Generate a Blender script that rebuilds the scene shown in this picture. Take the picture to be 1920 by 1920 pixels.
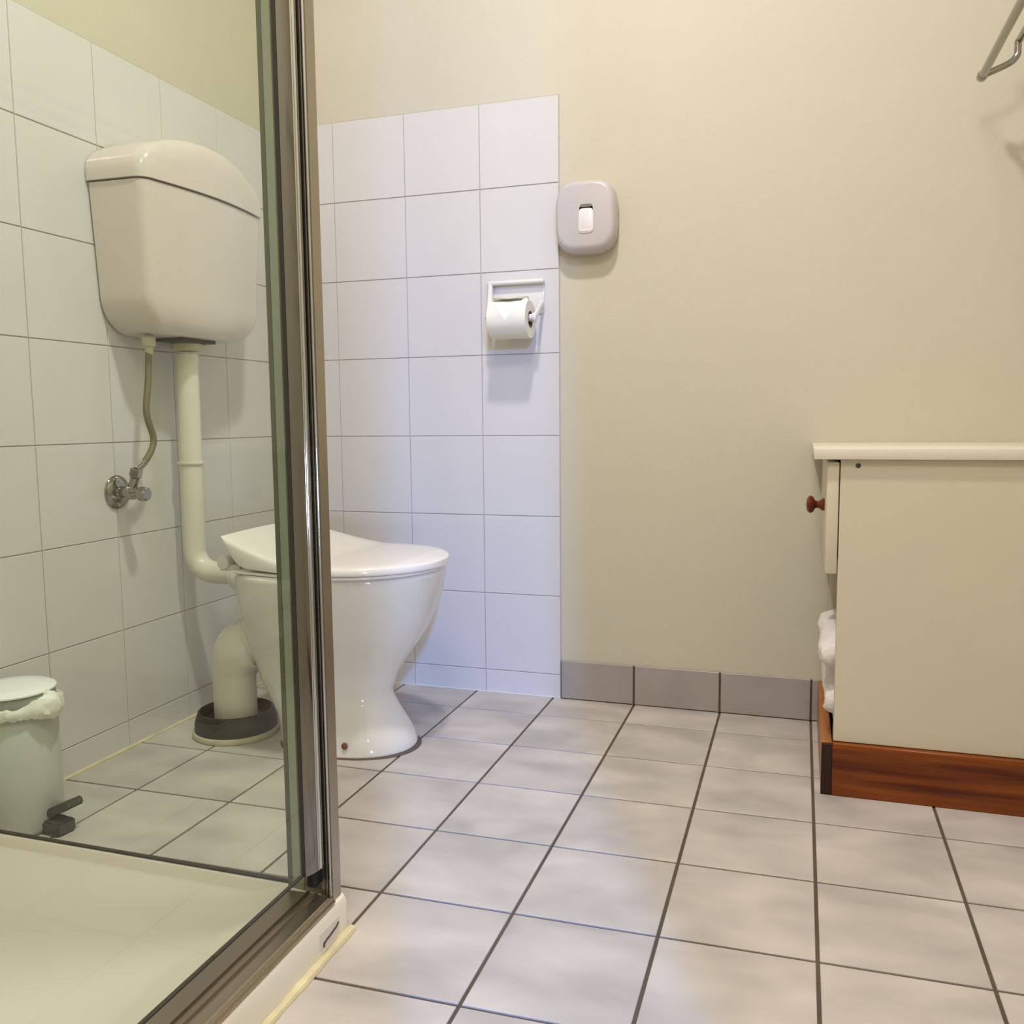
import bpy, bmesh, math, random
from mathutils import Vector, Matrix, noise as mnoise
random.seed(7)
for o in list(bpy.data.objects): bpy.data.objects.remove(o)
scn = bpy.context.scene
COL = scn.collection
PI = math.pi

# ------------------------------------------------------------------ camera
YAW, PIT, ROL = 0.31478, -0.10361, -0.00964
cy_, sy_ = math.cos(YAW), math.sin(YAW)
fwd = Vector((-sy_*math.cos(PIT), cy_*math.cos(PIT), math.sin(PIT)))
right = Vector((cy_, sy_, 0)); up = right.cross(fwd)
r2 = math.cos(ROL)*right + math.sin(ROL)*up
u2 = -math.sin(ROL)*right + math.cos(ROL)*up
cam = bpy.data.objects.new('camera', bpy.data.cameras.new('camera'))
COL.objects.link(cam)
M = Matrix.Identity(4)
for i in range(3):
    M[i][0] = r2[i]; M[i][1] = u2[i]; M[i][2] = -fwd[i]
M[0][3], M[1][3], M[2][3] = 1.33231, -2.04982, 0.67852
cam.matrix_world = M
cam.data.sensor_width = 36; cam.data.lens = 36*1664.8/1920
cam.data.clip_start = 0.02; cam.data.clip_end = 50
scn.camera = cam

# ------------------------------------------------------------------ world, lights, exposure
w = bpy.data.worlds.new('world'); scn.world = w; w.use_nodes = True
w.node_tree.nodes['Background'].inputs[0].default_value = (0.80, 0.88, 1.0, 1)
w.node_tree.nodes['Background'].inputs[1].default_value = 0.35
scn.view_settings.view_transform = 'Standard'
scn.view_settings.look = 'None'
scn.view_settings.exposure = 0.0
scn.view_settings.gamma = 1
scn.view_settings.use_curve_mapping = False

def area(name, loc, target, size, sy, power, col, shape='RECTANGLE'):
    l = bpy.data.lights.new(name, 'AREA'); l.shape = shape; l.size = size
    if shape in ('RECTANGLE', 'ELLIPSE'): l.size_y = sy
    l.energy = power; l.color = col
    o = bpy.data.objects.new(name, l); COL.objects.link(o)
    o.location = loc
    d = Vector(target)-Vector(loc)
    o.rotation_euler = d.to_track_quat('-Z', 'Y').to_euler()
    return o
# warm ceiling downlight above the toilet side of the room
area('ceiling_lamp_light', (0.95, -0.98, 2.375), (0.95, -0.98, 0), 0.13, 0.13, 21, (1.0, 0.965, 0.97), 'DISK')
# added broad soft fill under the ceiling, standing for no lamp of the room
area('entry_fill_light', (1.15, -2.05, 2.37), (1.1, -1.8, 0), 0.55, 0.55, 17, (1.0, 0.965, 0.98), 'DISK')
# daylight: a tall narrow window of the next room, seen through the doorway
area('next_room_window_light', (3.42, -5.3, 0.20), (0.75, -1.0, 0.30), 0.20, 0.42, 55, (0.50, 0.66, 1.0))
# added downward strip standing in for the cool daylight beam on the lower back wall
beam = area('next_room_beam_fill', (2.95, -5.3, 2.30), (2.95, -5.3, 0), 0.12, 1.2, 540, (0.14, 0.36, 1.0))
beam.rotation_euler = (0, 0, math.atan2(1.15, 2.90))

# ------------------------------------------------------------------ material helpers
def srgb(r, g, b):
    f = lambda c: (c/255/12.92 if c/255 <= 0.04045 else ((c/255+0.055)/1.055)**2.4)
    return (f(r), f(g), f(b), 1)
def mat(name, col, rough=0.5, metal=0.0, spec=0.5, bump=0, bscale=200, coat=0, var=0, vscale=8):
    m = bpy.data.materials.new(name); m.use_nodes = True
    nt = m.node_tree; b = nt.nodes['Principled BSDF']
    b.inputs['Base Color'].default_value = col
    b.inputs['Roughness'].default_value = rough
    b.inputs['Metallic'].default_value = metal
    b.inputs['Specular IOR Level'].default_value = spec
    b.inputs['Coat Weight'].default_value = coat
    tc = nt.nodes.new('ShaderNodeTexCoord')
    n = nt.nodes.new('ShaderNodeTexNoise'); n.inputs['Scale'].default_value = vscale
    n.inputs['Detail'].default_value = 3
    nt.links.new(tc.outputs['Object'], n.inputs['Vector'])
    r = nt.nodes.new('ShaderNodeValToRGB')
    v = max(var, 0.01)
    r.color_ramp.elements[0].position = 0.3; r.color_ramp.elements[1].position = 0.7
    r.color_ramp.elements[0].color = [max(0, c*(1-v)) for c in col[:3]]+[1]
    r.color_ramp.elements[1].color = [min(1, c*(1+v)) for c in col[:3]]+[1]
    nt.links.new(n.outputs['Fac'], r.inputs['Fac'])
    nt.links.new(r.outputs['Color'], b.inputs['Base Color'])
    if bump:
        n2 = nt.nodes.new('ShaderNodeTexNoise'); n2.inputs['Scale'].default_value = bscale
        n2.inputs['Detail'].default_value = 4
        nt.links.new(tc.outputs['Object'], n2.inputs['Vector'])
        bp = nt.nodes.new('ShaderNodeBump'); bp.inputs['Strength'].default_value = bump
        bp.inputs['Distance'].default_value = 0.002
        nt.links.new(n2.outputs['Fac'], bp.inputs['Height'])
        nt.links.new(bp.outputs['Normal'], b.inputs['Normal'])
    return m
def m_wood(name, c1, c2, scale=(3, 60, 60), rough=0.35):
    m = bpy.data.materials.new(name); m.use_nodes = True
    nt = m.node_tree; b = nt.nodes['Principled BSDF']; b.inputs['Roughness'].default_value = rough
    b.inputs['Specular IOR Level'].default_value = 0.35
    tc = nt.nodes.new('ShaderNodeTexCoord'); mp = nt.nodes.new('ShaderNodeMapping')
    mp.inputs['Scale'].default_value = scale
    n = nt.nodes.new('ShaderNodeTexNoise'); n.inputs['Scale'].default_value = 1.0
    n.inputs['Detail'].default_value = 5; n.inputs['Distortion'].default_value = 0.4
    r = nt.nodes.new('ShaderNodeValToRGB')
    r.color_ramp.elements[0].position = 0.32; r.color_ramp.elements[1].position = 0.68
    r.color_ramp.elements[0].color = c1; r.color_ramp.elements[1].color = c2
    nt.links.new(tc.outputs['Object'], mp.inputs[0]); nt.links.new(mp.outputs[0], n.inputs['Vector'])
    nt.links.new(n.outputs['Fac'], r.inputs['Fac']); nt.links.new(r.outputs['Color'], b.inputs['Base Color'])
    return m
def m_floor_tile():
    m = bpy.data.materials.new('floor tile'); m.use_nodes = True
    nt = m.node_tree; b = nt.nodes['Principled BSDF']
    at = nt.nodes.new('ShaderNodeAttribute'); at.attribute_name = 'tile_id'
    tc = nt.nodes.new('ShaderNodeTexCoord')
    mp = nt.nodes.new('ShaderNodeMapping'); mp.inputs['Scale'].default_value = (0.75, 1.25, 1)
    nt.links.new(tc.outputs['Object'], mp.inputs[0])
    n = nt.nodes.new('ShaderNodeTexNoise'); n.noise_dimensions = '4D'
    n.inputs['Scale'].default_value = 9; n.inputs['Detail'].default_value = 2.5; n.inputs['Distortion'].default_value = 0.4
    n.inputs['Roughness'].default_value = 0.45
    nt.links.new(mp.outputs[0], n.inputs['Vector']); nt.links.new(at.outputs['Fac'], n.inputs['W'])
    r = nt.nodes.new('ShaderNodeValToRGB')
    e = r.color_ramp.elements
    e[0].position = 0.30; e[0].color = FT[0]
    e[1].position = 0.72; e[1].color = FT[2]
    x = e.new(0.5); x.color = FT[1]
    nt.links.new(n.outputs['Fac'], r.inputs['Fac']); nt.links.new(r.outputs['Color'], b.inputs['Base Color'])
    b.inputs['Roughness'].default_value = 0.42
    b.inputs['Specular IOR Level'].default_value = 0.4
    n2 = nt.nodes.new('ShaderNodeTexNoise'); n2.inputs['Scale'].default_value = 120
    nt.links.new(tc.outputs['Object'], n2.inputs['Vector'])
    bp = nt.nodes.new('ShaderNodeBump'); bp.inputs['Strength'].default_value = 0.12; bp.inputs['Distance'].default_value = 0.001
    nt.links.new(n2.outputs['Fac'], bp.inputs['Height']); nt.links.new(bp.outputs['Normal'], b.inputs['Normal'])
    return m
def m_glass(name, tint, refl=1.0):
    # clear sheet glass: tinted see-through plus a Fresnel mirror on each face
    m = bpy.data.materials.new(name); m.use_nodes = True
    nt = m.node_tree; nt.nodes.clear()
    out = nt.nodes.new('ShaderNodeOutputMaterial')
    tr = nt.nodes.new('ShaderNodeBsdfTransparent'); tr.inputs[0].default_value = tint
    gl = nt.nodes.new('ShaderNodeBsdfGlossy'); gl.inputs['Roughness'].default_value = 0.01
    gl.inputs['Color'].default_value = (refl, refl, refl, 1)
    fr = nt.nodes.new('ShaderNodeFresnel'); fr.inputs['IOR'].default_value = 1.35
    geo = nt.nodes.new('ShaderNodeNewGeometry')
    mr = nt.nodes.new('ShaderNodeMath'); mr.operation = 'SUBTRACT'; mr.inputs[0].default_value = 1.0
    mul = nt.nodes.new('ShaderNodeMath'); mul.operation = 'MULTIPLY'
    nt.links.new(geo.outputs['Backfacing'], mr.inputs[1])
    nt.links.new(fr.outputs[0], mul.inputs[0]); nt.links.new(mr.outputs[0], mul.inputs[1])
    mx = nt.nodes.new('ShaderNodeMixShader')
    nt.links.new(mul.outputs[0], mx.inputs[0]); nt.links.new(tr.outputs[0], mx.inputs[1]); nt.links.new(gl.outputs[0], mx.inputs[2])
    nt.links.new(mx.outputs[0], out.inputs[0])
    return m
FT = [srgb(171, 164, 156), srgb(190, 182, 173), srgb(208, 199, 188)]
PAINT = mat('cream paint', srgb(206, 199, 178), 0.6, spec=0.25, bump=0.15, bscale=260)
CEIL = mat('ceiling paint', srgb(232, 228, 215), 0.8)
WTILE = mat('white glazed tile', srgb(217, 213, 209), 0.16, spec=0.45, bump=0.03, bscale=14)
WGROUT = mat('pale grout', srgb(186, 176, 163), 0.85, bump=0.3, bscale=400)
FTILE = m_floor_tile()
FGROUT = mat('brown grout', srgb(92, 80, 64), 0.9, bump=0.4, bscale=400, var=0.15)
SKIRT = mat('grey skirting tile', srgb(166, 158, 152), 0.4, var=0.08, vscale=10)
SEAL = mat('cream silicone', srgb(218, 205, 165), 0.45, bump=0.5, bscale=60, var=0.12, vscale=25)
DSEAL = mat('brown silicone', srgb(95, 78, 62), 0.6, bump=0.5, bscale=80)
PORC = mat('white vitreous china', srgb(228, 222, 208), 0.08, spec=0.5, coat=0.3)
PLAS = mat('white gloss plastic', srgb(230, 226, 218), 0.16, spec=0.5)
TANK = mat('cistern plastic', srgb(218, 206, 198), 0.16, spec=0.5)
SEAT = mat('white seat plastic', srgb(240, 234, 224), 0.14, spec=0.5)
PVC = mat('white pvc', srgb(225, 219, 204), 0.3)
OLD = mat('aged cream pvc', srgb(196, 188, 160), 0.4)
RUB = mat('black rubber', srgb(28, 24, 14), 0.55)  # also blackens the shaded slit under the cistern
GASK_SHADE = mat('dark gasket and gap shade', srgb(48, 42, 28), 0.6)  # real gaskets, and painted shade in post grooves and lid seam
CHR = mat('polished chrome', srgb(160, 158, 152), 0.12, metal=1)
CHRB = mat('highlight streak chrome', srgb(205, 204, 200), 0.10, metal=1)
BRI = mat('bright anodised aluminium', srgb(176, 168, 152), 0.2, metal=1)
ALU = mat('satin aluminium', srgb(172, 164, 150), 0.33, metal=1)
ACR = mat('cream acrylic', srgb(236, 230, 213), 0.3, spec=0.4)
BRAID = mat('braided steel', srgb(130, 122, 95), 0.45, metal=0.6, bump=0.6, bscale=900)
CAB = mat('cream laminate', srgb(214, 204, 178), 0.45, var=0.015)
CABT = mat('cream worktop', srgb(226, 217, 196), 0.35)
WOODO = m_wood('red brown timber', srgb(84, 32, 5), srgb(142, 72, 14), (3, 40, 60))
WOODL = m_wood('light orange timber', srgb(150, 90, 38), srgb(182, 118, 56), (60, 3, 60))
WOODD = m_wood('dark timber', srgb(34, 16, 10), srgb(52, 26, 16), (40, 40, 6))
KNOB = m_wood('cherry knob', srgb(80, 30, 8), srgb(122, 52, 18), (40, 40, 8), 0.25)
TOWEL = mat('white terry', srgb(238, 230, 222), 0.95, spec=0.1, bump=1.0, bscale=500, var=0.04, vscale=80)
PAPER = mat('tissue paper', srgb(240, 236, 220), 0.9, spec=0.1, bump=0.2, bscale=300)
CARD = mat('cardboard core', srgb(120, 105, 95), 0.9)
BINM = mat('grey green metal', srgb(196, 198, 190), 0.4)
BINL = mat('pale bin lid', srgb(246, 246, 244), 0.25)
BINB = mat('grey bin rim', srgb(150, 154, 142), 0.4)
BLACK = mat('dark grey plastic', srgb(62, 64, 58), 0.5)
BAG = mat('white bin bag', srgb(238, 238, 228), 0.35, bump=0.8, bscale=90)
DISP = mat('lilac grey plastic', srgb(198, 191, 192), 0.35)
DISPL = mat('pale window plastic', srgb(236, 230, 232), 0.2)
DARK = mat('dark ink', srgb(70, 62, 66), 0.6)
LABEL = mat('grey label', srgb(226, 218, 208), 0.4)
GL_D = m_glass('door glass', (0.968, 0.990, 0.962, 1))
GL_B = m_glass('back panel glass', (0.972, 0.990, 0.964, 1))
GEDGE = mat('green glass edge', srgb(128, 142, 108), 0.25)
BOLT = mat('rusty cap', srgb(116, 78, 40), 0.6)

# ------------------------------------------------------------------ geometry helpers
def new_obj(name, bm, m, parent=None, smooth=True, loc=None):
    bmesh.ops.recalc_face_normals(bm, faces=bm.faces)
    me = bpy.data.meshes.new(name); bm.to_mesh(me); bm.free()
    for mm in (m if isinstance(m, (list, tuple)) else [m]): me.materials.append(mm)
    if smooth:
        for p in me.polygons: p.use_smooth = True
        me.set_sharp_from_angle(angle=math.radians(38))
    o = bpy.data.objects.new(name, me); COL.objects.link(o)
    if loc is not None: o.location = loc
    if parent is not None:
        o.parent = parent
        if parent.type == 'EMPTY': o.matrix_parent_inverse = Matrix.Translation(-WORLD[parent.name])
    return o
WORLD = {}
def thing(name, label, cat, loc=(0, 0, 0), group=None):
    o = bpy.data.objects.new(name, None); COL.objects.link(o); o.location = loc
    o.empty_display_size = 0.05
    WORLD[o.name] = Vector(loc)
    o['label'] = label; o['category'] = cat
    if group: o['group'] = group
    return o
def tag(o, label, cat, group=None):
    o['label'] = label; o['category'] = cat
    if group: o['group'] = group
    return o
def struct(o): o['kind'] = 'structure'; return o
def box(bm, x0, x1, y0, y1, z0, z1, mi=0):
    vs = [bm.verts.new((x, y, z)) for z in (z0, z1) for y in (y0, y1) for x in (x0, x1)]
    for f in ((0, 1, 3, 2), (4, 6, 7, 5), (0, 4, 5, 1), (2, 3, 7, 6), (0, 2, 6, 4), (1, 5, 7, 3)):
        fc = bm.faces.new([vs[i] for i in f]); fc.material_index = mi
    return vs
def bbox(x0, x1, y0, y1, z0, z1, bev=0.002, seg=2):
    bm = bmesh.new(); box(bm, x0, x1, y0, y1, z0, z1)
    if bev: bmesh.ops.bevel(bm, geom=bm.edges[:]+bm.verts[:], offset=bev, segments=seg, affect='EDGES', profile=0.5)
    return bm
def loft(bm, rings, cap0=True, cap1=True, closed=True, mi=0):
    R = [[bm.verts.new(p) for p in r] for r in rings]
    n = len(R[0])
    for a, b in zip(R, R[1:]):
        for i in range(n if closed else n-1):
            j = (i+1) % n
            f = bm.faces.new((a[i], a[j], b[j], b[i])); f.material_index = mi
    if cap0: bm.faces.new(R[0][::-1]).material_index = mi
    if cap1: bm.faces.new(R[-1]).material_index = mi
    return R
def frame(d):
    d = Vector(d).normalized()
    a = Vector((0, 0, 1)) if abs(d.z) < 0.95 else Vector((1, 0, 0))
    s = d.cross(a).normalized(); return s, s.cross(d).normalized()
def lathe(bm, prof, org=(0, 0, 0), axis=(0, 0, 1), n=40, cap=True):
    """prof: list of (radius, distance along axis)"""
    org = Vector(org); ax = Vector(axis).normalized(); s, t = frame(ax)
    rings = [[org+ax*h+(s*math.cos(2*PI*i/n)+t*math.sin(2*PI*i/n))*max(r, 1e-5) for i in range(n)] for r, h in prof]
    loft(bm, rings, cap, cap)
def smooth_path(pts, n=8):
    P = [Vector(p) for p in pts]; out = []
    for i in range(len(P)-1):
        p0 = P[max(i-1, 0)]; p1 = P[i]; p2 = P[i+1]; p3 = P[min(i+2, len(P)-1)]
        for k in range(n):
            t = k/n
            out.append(0.5*((2*p1)+(-p0+p2)*t+(2*p0-5*p1+4*p2-p3)*t*t+(-p0+3*p1-3*p2+p3)*t**3))
    out.append(P[-1]); return out
def tube(bm, path, r, n=16, cap=True):
    path = [Vector(p) for p in path]; rings = []; s = None
    for i, p in enumerate(path):
        d = (path[min(i+1, len(path)-1)]-path[max(i-1, 0)]).normalized()
        if s is None: s, _ = frame(d)
        s = (s-d*s.dot(d)).normalized(); t = d.cross(s)
        rr = r[i] if isinstance(r, (list, tuple)) else r
        rings.append([p+(s*math.cos(2*PI*k/n)+t*math.sin(2*PI*k/n))*rr for k in range(n)])
    loft(bm, rings, cap, cap)
def arc_bend(p0, c, p1, n=10):
    """quarter bend p0 -> p1 around corner c (bezier)"""
    p0, c, p1 = map(Vector, (p0, c, p1)); k = 0.5523
    a = p0+(c-p0)*k; b = p1+(c-p1)*k
    return [(1-t)**3*p0+3*(1-t)**2*t*a+3*(1-t)*t*t*b+t**3*p1 for t in [i/n for i in range(n+1)]]
def sup(t, e):
    c, s = math.cos(t), math.sin(t)
    return (abs(c)**(2/e)*(1 if c >= 0 else -1), abs(s)**(2/e)*(1 if s >= 0 else -1))

# ------------------------------------------------------------------ room shell
XR, YF, ZC = 1.86, -2.40, 2.40
def tile_mesh(name, mats, cells, plane, depth, gap, ch, parent=None, with_id=False):
    """cells (a0,a1,b0,b1) in the plane; plane 'x','y','z'; each tile a chamfered slab"""
    bm = bmesh.new(); ids = []
    def P(a, b, d):
        return {'x': (d, a, b), 'y': (a, -d, b), 'z': (a, b, d)}[plane]
    for k, (a0, a1, b0, b1) in enumerate(cells):
        a0 += gap/2; a1 -= gap/2; b0 += gap/2; b1 -= gap/2
        q = [bm.verts.new(P(*v)) for v in ((a0, b0, 0), (a1, b0, 0), (a1, b1, 0), (a0, b1, 0))]
        m1 = [bm.verts.new(P(*v)) for v in ((a0, b0, depth-ch), (a1, b0, depth-ch), (a1, b1, depth-ch), (a0, b1, depth-ch))]
        t = [bm.verts.new(P(*v)) for v in ((a0+ch, b0+ch, depth), (a1-ch, b0+ch, depth), (a1-ch, b1-ch, depth), (a0+ch, b1-ch, depth))]
        for lo, hi in ((q, m1), (m1, t)):
            for i in range(4):
                bm.faces.new((lo[i], lo[(i+1) % 4], hi[(i+1) % 4], hi[i]))
        bm.faces.new(t); ids += [k*7.31]*12
    o = new_obj(name, bm, mats, parent, smooth=False)
    if with_id:
        at = o.data.attributes.new('tile_id', 'FLOAT', 'POINT')
        for i, v in enumerate(ids): at.data[i].value = v
    return o
GT = 0.0035      # tile depth above grout bed
def slab(name, x0, x1, y0, y1, z0, z1, m, parent=None):
    bm = bmesh.new(); box(bm, x0, x1, y0, y1, z0, z1)
    return new_obj(name, bm, m, parent, smooth=False)
# floor: grout bed just under z = 0 and tiles whose tops lie at z = 0
floor = struct(slab('floor', -0.1, XR+0.1, YF-0.1, 0.1, -0.12, -0.0025, FGROUT))
fx = [0.0]+[0.1695+0.1996*k for k in range(9)]; fx = [v for v in fx if v < XR]+[XR]
fy = [0, -0.1365, -0.3365, -0.5365, -0.7385, -0.9415]+[-0.9415-0.2025*k for k in range(1, 9)]
fy = [v for v in fy if v > YF]+[YF]
cells = [(a, b, d, c) for a, b in zip(fx, fx[1:]) for c, d in zip(fy, fy[1:])]
ft = tile_mesh('floor_tiles', [FTILE], cells, 'z', 0.0025, 0.0050, 0.0008, with_id=True)
for v in ft.data.vertices:      # the cross joints fan out slightly, as laid
    v.co.y *= 1-0.019*(v.co.x-1.15)
ft.location = (0, 0, -0.0025); ft.parent = floor
# walls
wb = struct(slab('wall_back', -0.1, XR+0.1, 0.0, 0.1, 0, ZC, PAINT))
wl = struct(slab('wall_left', -0.1, 0.0, YF-0.1, 0.0, 0, ZC, PAINT))
wr = struct(slab('wall_right', XR, XR+0.1, YF-0.1, 0.0, 0, ZC, PAINT))
DX0, DX1, DZ = 1.515, 1.815, 2.04       # unseen door gap behind the camera, jambs set to bound the blue beam
bm = bmesh.new()
box(bm, 0.0, DX0, YF-0.1, YF, 0, ZC); box(bm, DX1, XR, YF-0.1, YF, 0, ZC); box(bm, DX0, DX1, YF-0.1, YF, DZ, ZC)
wf = struct(new_obj('wall_front', bm, PAINT, smooth=False))
struct(slab('ceiling', -0.1, XR+0.1, YF-0.1, 0.1, ZC, ZC+0.1, CEIL))
# tiled areas
E_, Z0, PW = 0.787, 0.0575, 0.1941
rows = [0.0]+[Z0+PW*k for k in range(8)]
cols = [0.004, E_-3*PW-0.0, E_-2*PW, E_-PW, E_]
cols = [0.0045]+cols[1:]
slabg = slab('tile_bed', 0.0, E_+0.001, -0.0015, 0, 0, rows[-1]+0.001, WGROUT, wb)
tile_mesh('wall_tiles', [WTILE], [(a, b, c, d) for a, b in zip(cols, cols[1:]) for c, d in zip(rows, rows[1:])], 'y', 0.0035, 0.0019, 0.0008, wb)
ly = [-0.0035]+[-0.191-PW*k for k in range(0, 14)]
ly = [v for v in ly if v > YF]
slab('tile_bed', 0.0, 0.0015, ly[-1], 0, 0, rows[-1]+0.001, WGROUT, wl)
tile_mesh('wall_tiles', [WTILE], [(b, a, c, d) for a, b in zip(ly, ly[1:]) for c, d in zip(rows, rows[1:])], 'x', 0.0035, 0.0019, 0.0008, wl)
# skirting of half floor tiles on the painted wall
sk = struct(slab('baseboard_back', E_+0.001, XR, -0.006, 0, 0, 0.093, FGROUT))
sx = [E_+0.001]+[0.9675+0.1996*k for k in range(5)]; sx = [v for v in sx if v < XR]+[XR]
tile_mesh('skirting_tiles', [SKIRT], [(a, b, 0, 0.0975) for a, b in zip(sx, sx[1:])], 'y', 0.0095, 0.0045, 0.001, sk)
# sealant bead in the floor joint of the left wall and a thin pale one along the back tiles
def bead(name, a, b, r, m, axis, jit=0.35, n=90, flat=0.8):
    a, b = Vector(a), Vector(b); bm = bmesh.new(); rings = []
    for i in range(n+1):
        p = a.lerp(b, i/n); q = r*(1+jit*mnoise.noise(Vector((i*0.31, 3.7, r*900))))
        d = (b-a).normalized(); s = Vector((0, 0, 1)); t = d.cross(s)
        rings.append([p+(t*math.cos(2*PI*k/8)+s*math.sin(2*PI*k/8)*flat)*q for k in range(8)])
    loft(bm, rings); return new_obj(name, bm, m)
struct(bead('trim_1', (0.0045, -0.01, 0.001), (0.0045, -1.0, 0.001), 0.0045, SEAL, 'y'))
struct(bead('trim_2', (0.01, -0.0045, 0.0008), (E_, -0.0045, 0.0008), 0.0028, WTILE, 'x'))

# ------------------------------------------------------------------ shower
YB = -1.0462      # plane of the fixed glass panel
SY1 = -1.96      # near end of the cubicle
KT = 0.052       # kerb height
tray = thing('shower_tray', 'cream acrylic shower tray with a raised kerb inside the glass cubicle', 'shower tray', (0.39, -1.5, 0))
bm = bmesh.new()
def rr(x0, x1, y0, y1, z, r, n=6):
    out = []
    for cx, cy, a in ((x1-r, y1-r, 0), (x0+r, y1-r, 90), (x0+r, y0+r, 180), (x1-r, y0+r, 270)):
        for k in range(n+1):
            t = math.radians(a+90*k/n); out.append((cx+r*math.cos(t), cy+r*math.sin(t), z))
    return out
X0, X1, Y0, Y1 = 0.006, 0.769, SY1-0.03, -1.0405
rings = [rr(X0, X1, Y0, Y1, 0.0005, 0.012), rr(X0, X1, Y0, Y1, KT-0.010, 0.012), rr(X0+0.002, X1-0.003, Y0+0.003, Y1-0.002, KT-0.003, 0.012),
         rr(X0+0.006, X1-0.010, Y0+0.010, Y1-0.006, KT, 0.012),
         rr(X0+0.012, 0.690, Y0+0.09, -1.0515, KT, 0.012), rr(X0+0.014, 0.684, Y0+0.095, -1.0528, KT-0.0015, 0.012),
         rr(X0+0.018, 0.640, Y0+0.12, -1.0545, 0.0350, 0.014), rr(X0+0.021, 0.630, Y0+0.13, -1.0570, 0.0328, 0.016), rr(X0+0.026, 0.622, Y0+0.135, -1.0610, 0.0322, 0.018), rr(X0+0.085, 0.560, Y0+0.20, -1.135, 0.0260, 0.05), rr(0.35, 0.42, -1.55, -1.50, 0.013, 0.02)]
loft(bm, rings)
new_obj('tray_body', bm, ACR, tray)
bm = bmesh.new()
box(bm, 0.7686, 0.7694, -1.122, -1.070, 0.010, 0.034); new_obj('label_sticker', bm, LABEL, tray, smooth=False)['label'] = 'small grey label with a dark printed line'
bm = bmesh.new()
pts = [(-1.112, 0.0168), (-1.104, 0.0195), (-1.096, 0.0200), (-1.088, 0.0215), (-1.080, 0.0225), (-1.074, 0.0262)]
tube(bm, [(0.7695, y, z) for y, z in pts], 0.0016, 6)
tube(bm, [(0.7695, -1.112, 0.0135), (0.7695, -1.110, 0.0200)], 0.0016, 6)
o = new_obj('label_print', bm, DARK, tray)
b_ = bead('silicone_bead', (0.773, -1.044, 0.001), (0.773, SY1, 0.001), 0.0070, SEAL, 'y', 0.45, 120)
b_.parent = tray; b_.matrix_parent_inverse = Matrix.Translation(-WORLD[tray.name])
for n in ('drain_waste',):
    bm = bmesh.new(); lathe(bm, [(0.001, 0.0035), (0.030, 0.0035), (0.034, 0.001), (0.034, 0)], (0.385, -1.525, 0.0135)); new_obj(n, bm, CHR, tray)

enc = thing('shower_enclosure', 'aluminium framed glass shower cubicle beside the toilet', 'shower enclosure', (0.74, -1.06, KT))
ZT = 1.93
def extrude_z(bm, poly, z0, z1, mi=0):
    loft(bm, [[(x, y, z0) for x, y in poly], [(x, y, z1) for x, y in poly]], mi=mi)
def extrude_y(bm, poly, y0, y1):
    loft(bm, [[(x, y0, z) for x, z in poly], [(x, y1, z) for x, z in poly]])
# corner post: a hollow section with a flat outer face and grooves on the near face
post = [(0.7125, -1.0515), (0.7125, -1.060), (0.742, -1.060), (0.742, -1.067), (0.7475, -1.067), (0.7475, -1.062), (0.7495, -1.062),
        (0.7495, -1.0690), (0.7525, -1.0700), (0.7540, -1.0700), (0.7540, -1.064), (0.7556, -1.064), (0.7556, -1.0705), (0.7618, -1.0710), (0.7622, -1.0515)]
bm = bmesh.new(); extrude_z(bm, post, KT+0.0005, ZT); new_obj('corner_post', bm, ALU, enc, smooth=False)
# dark strips set in the post grooves as painted shade
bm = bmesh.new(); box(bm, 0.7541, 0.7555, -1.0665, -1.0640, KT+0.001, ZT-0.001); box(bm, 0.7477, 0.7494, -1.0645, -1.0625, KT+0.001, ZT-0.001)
new_obj('post_groove_shade', bm, GASK_SHADE, enc, smooth=False)
# low sloping threshold track
trk = [(0.6900, KT+0.0005), (0.6900, 0.0570), (0.6930, 0.0580), (0.7240, 0.0590), (0.7250, 0.0630), (0.7270, 0.0630), (0.7280, 0.0595), (0.7370, 0.0590), (0.7380, 0.0630), (0.7398, 0.0630),
       (0.7408, 0.0585), (0.7560, 0.0570), (0.7590, 0.0550), (0.7590, KT+0.0005)]
bm = bmesh.new(); extrude_y(bm, trk, -1.0735, SY1+0.02); new_obj('threshold_track', bm, ALU, enc, smooth=False)
bm = bmesh.new(); extrude_y(bm, [(0.7592, 0.0525), (0.7592, 0.0575), (0.7600, 0.0585), (0.7640, 0.0570), (0.7665, 0.0540), (0.7665, 0.0525)], -1.0735, SY1+0.02)
new_obj('track_lip', bm, BRI, enc, smooth=False)
bm = bmesh.new(); extrude_y(bm, [(0.700, ZT), (0.775, ZT), (0.775, ZT+0.04), (0.700, ZT+0.04)], -1.040, SY1+0.02); new_obj('top_rail', bm, ALU, enc, smooth=False)
bm = bmesh.new(); box(bm, 0.006, 0.70, -1.056, -1.040, ZT, ZT+0.03); new_obj('back_rail', bm, ALU, enc, smooth=False)
bm = bmesh.new(); box(bm, 0.700, 0.775, SY1-0.01, SY1+0.02, KT+0.0005, ZT+0.04); new_obj('end_post', bm, ALU, enc, smooth=False)
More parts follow.
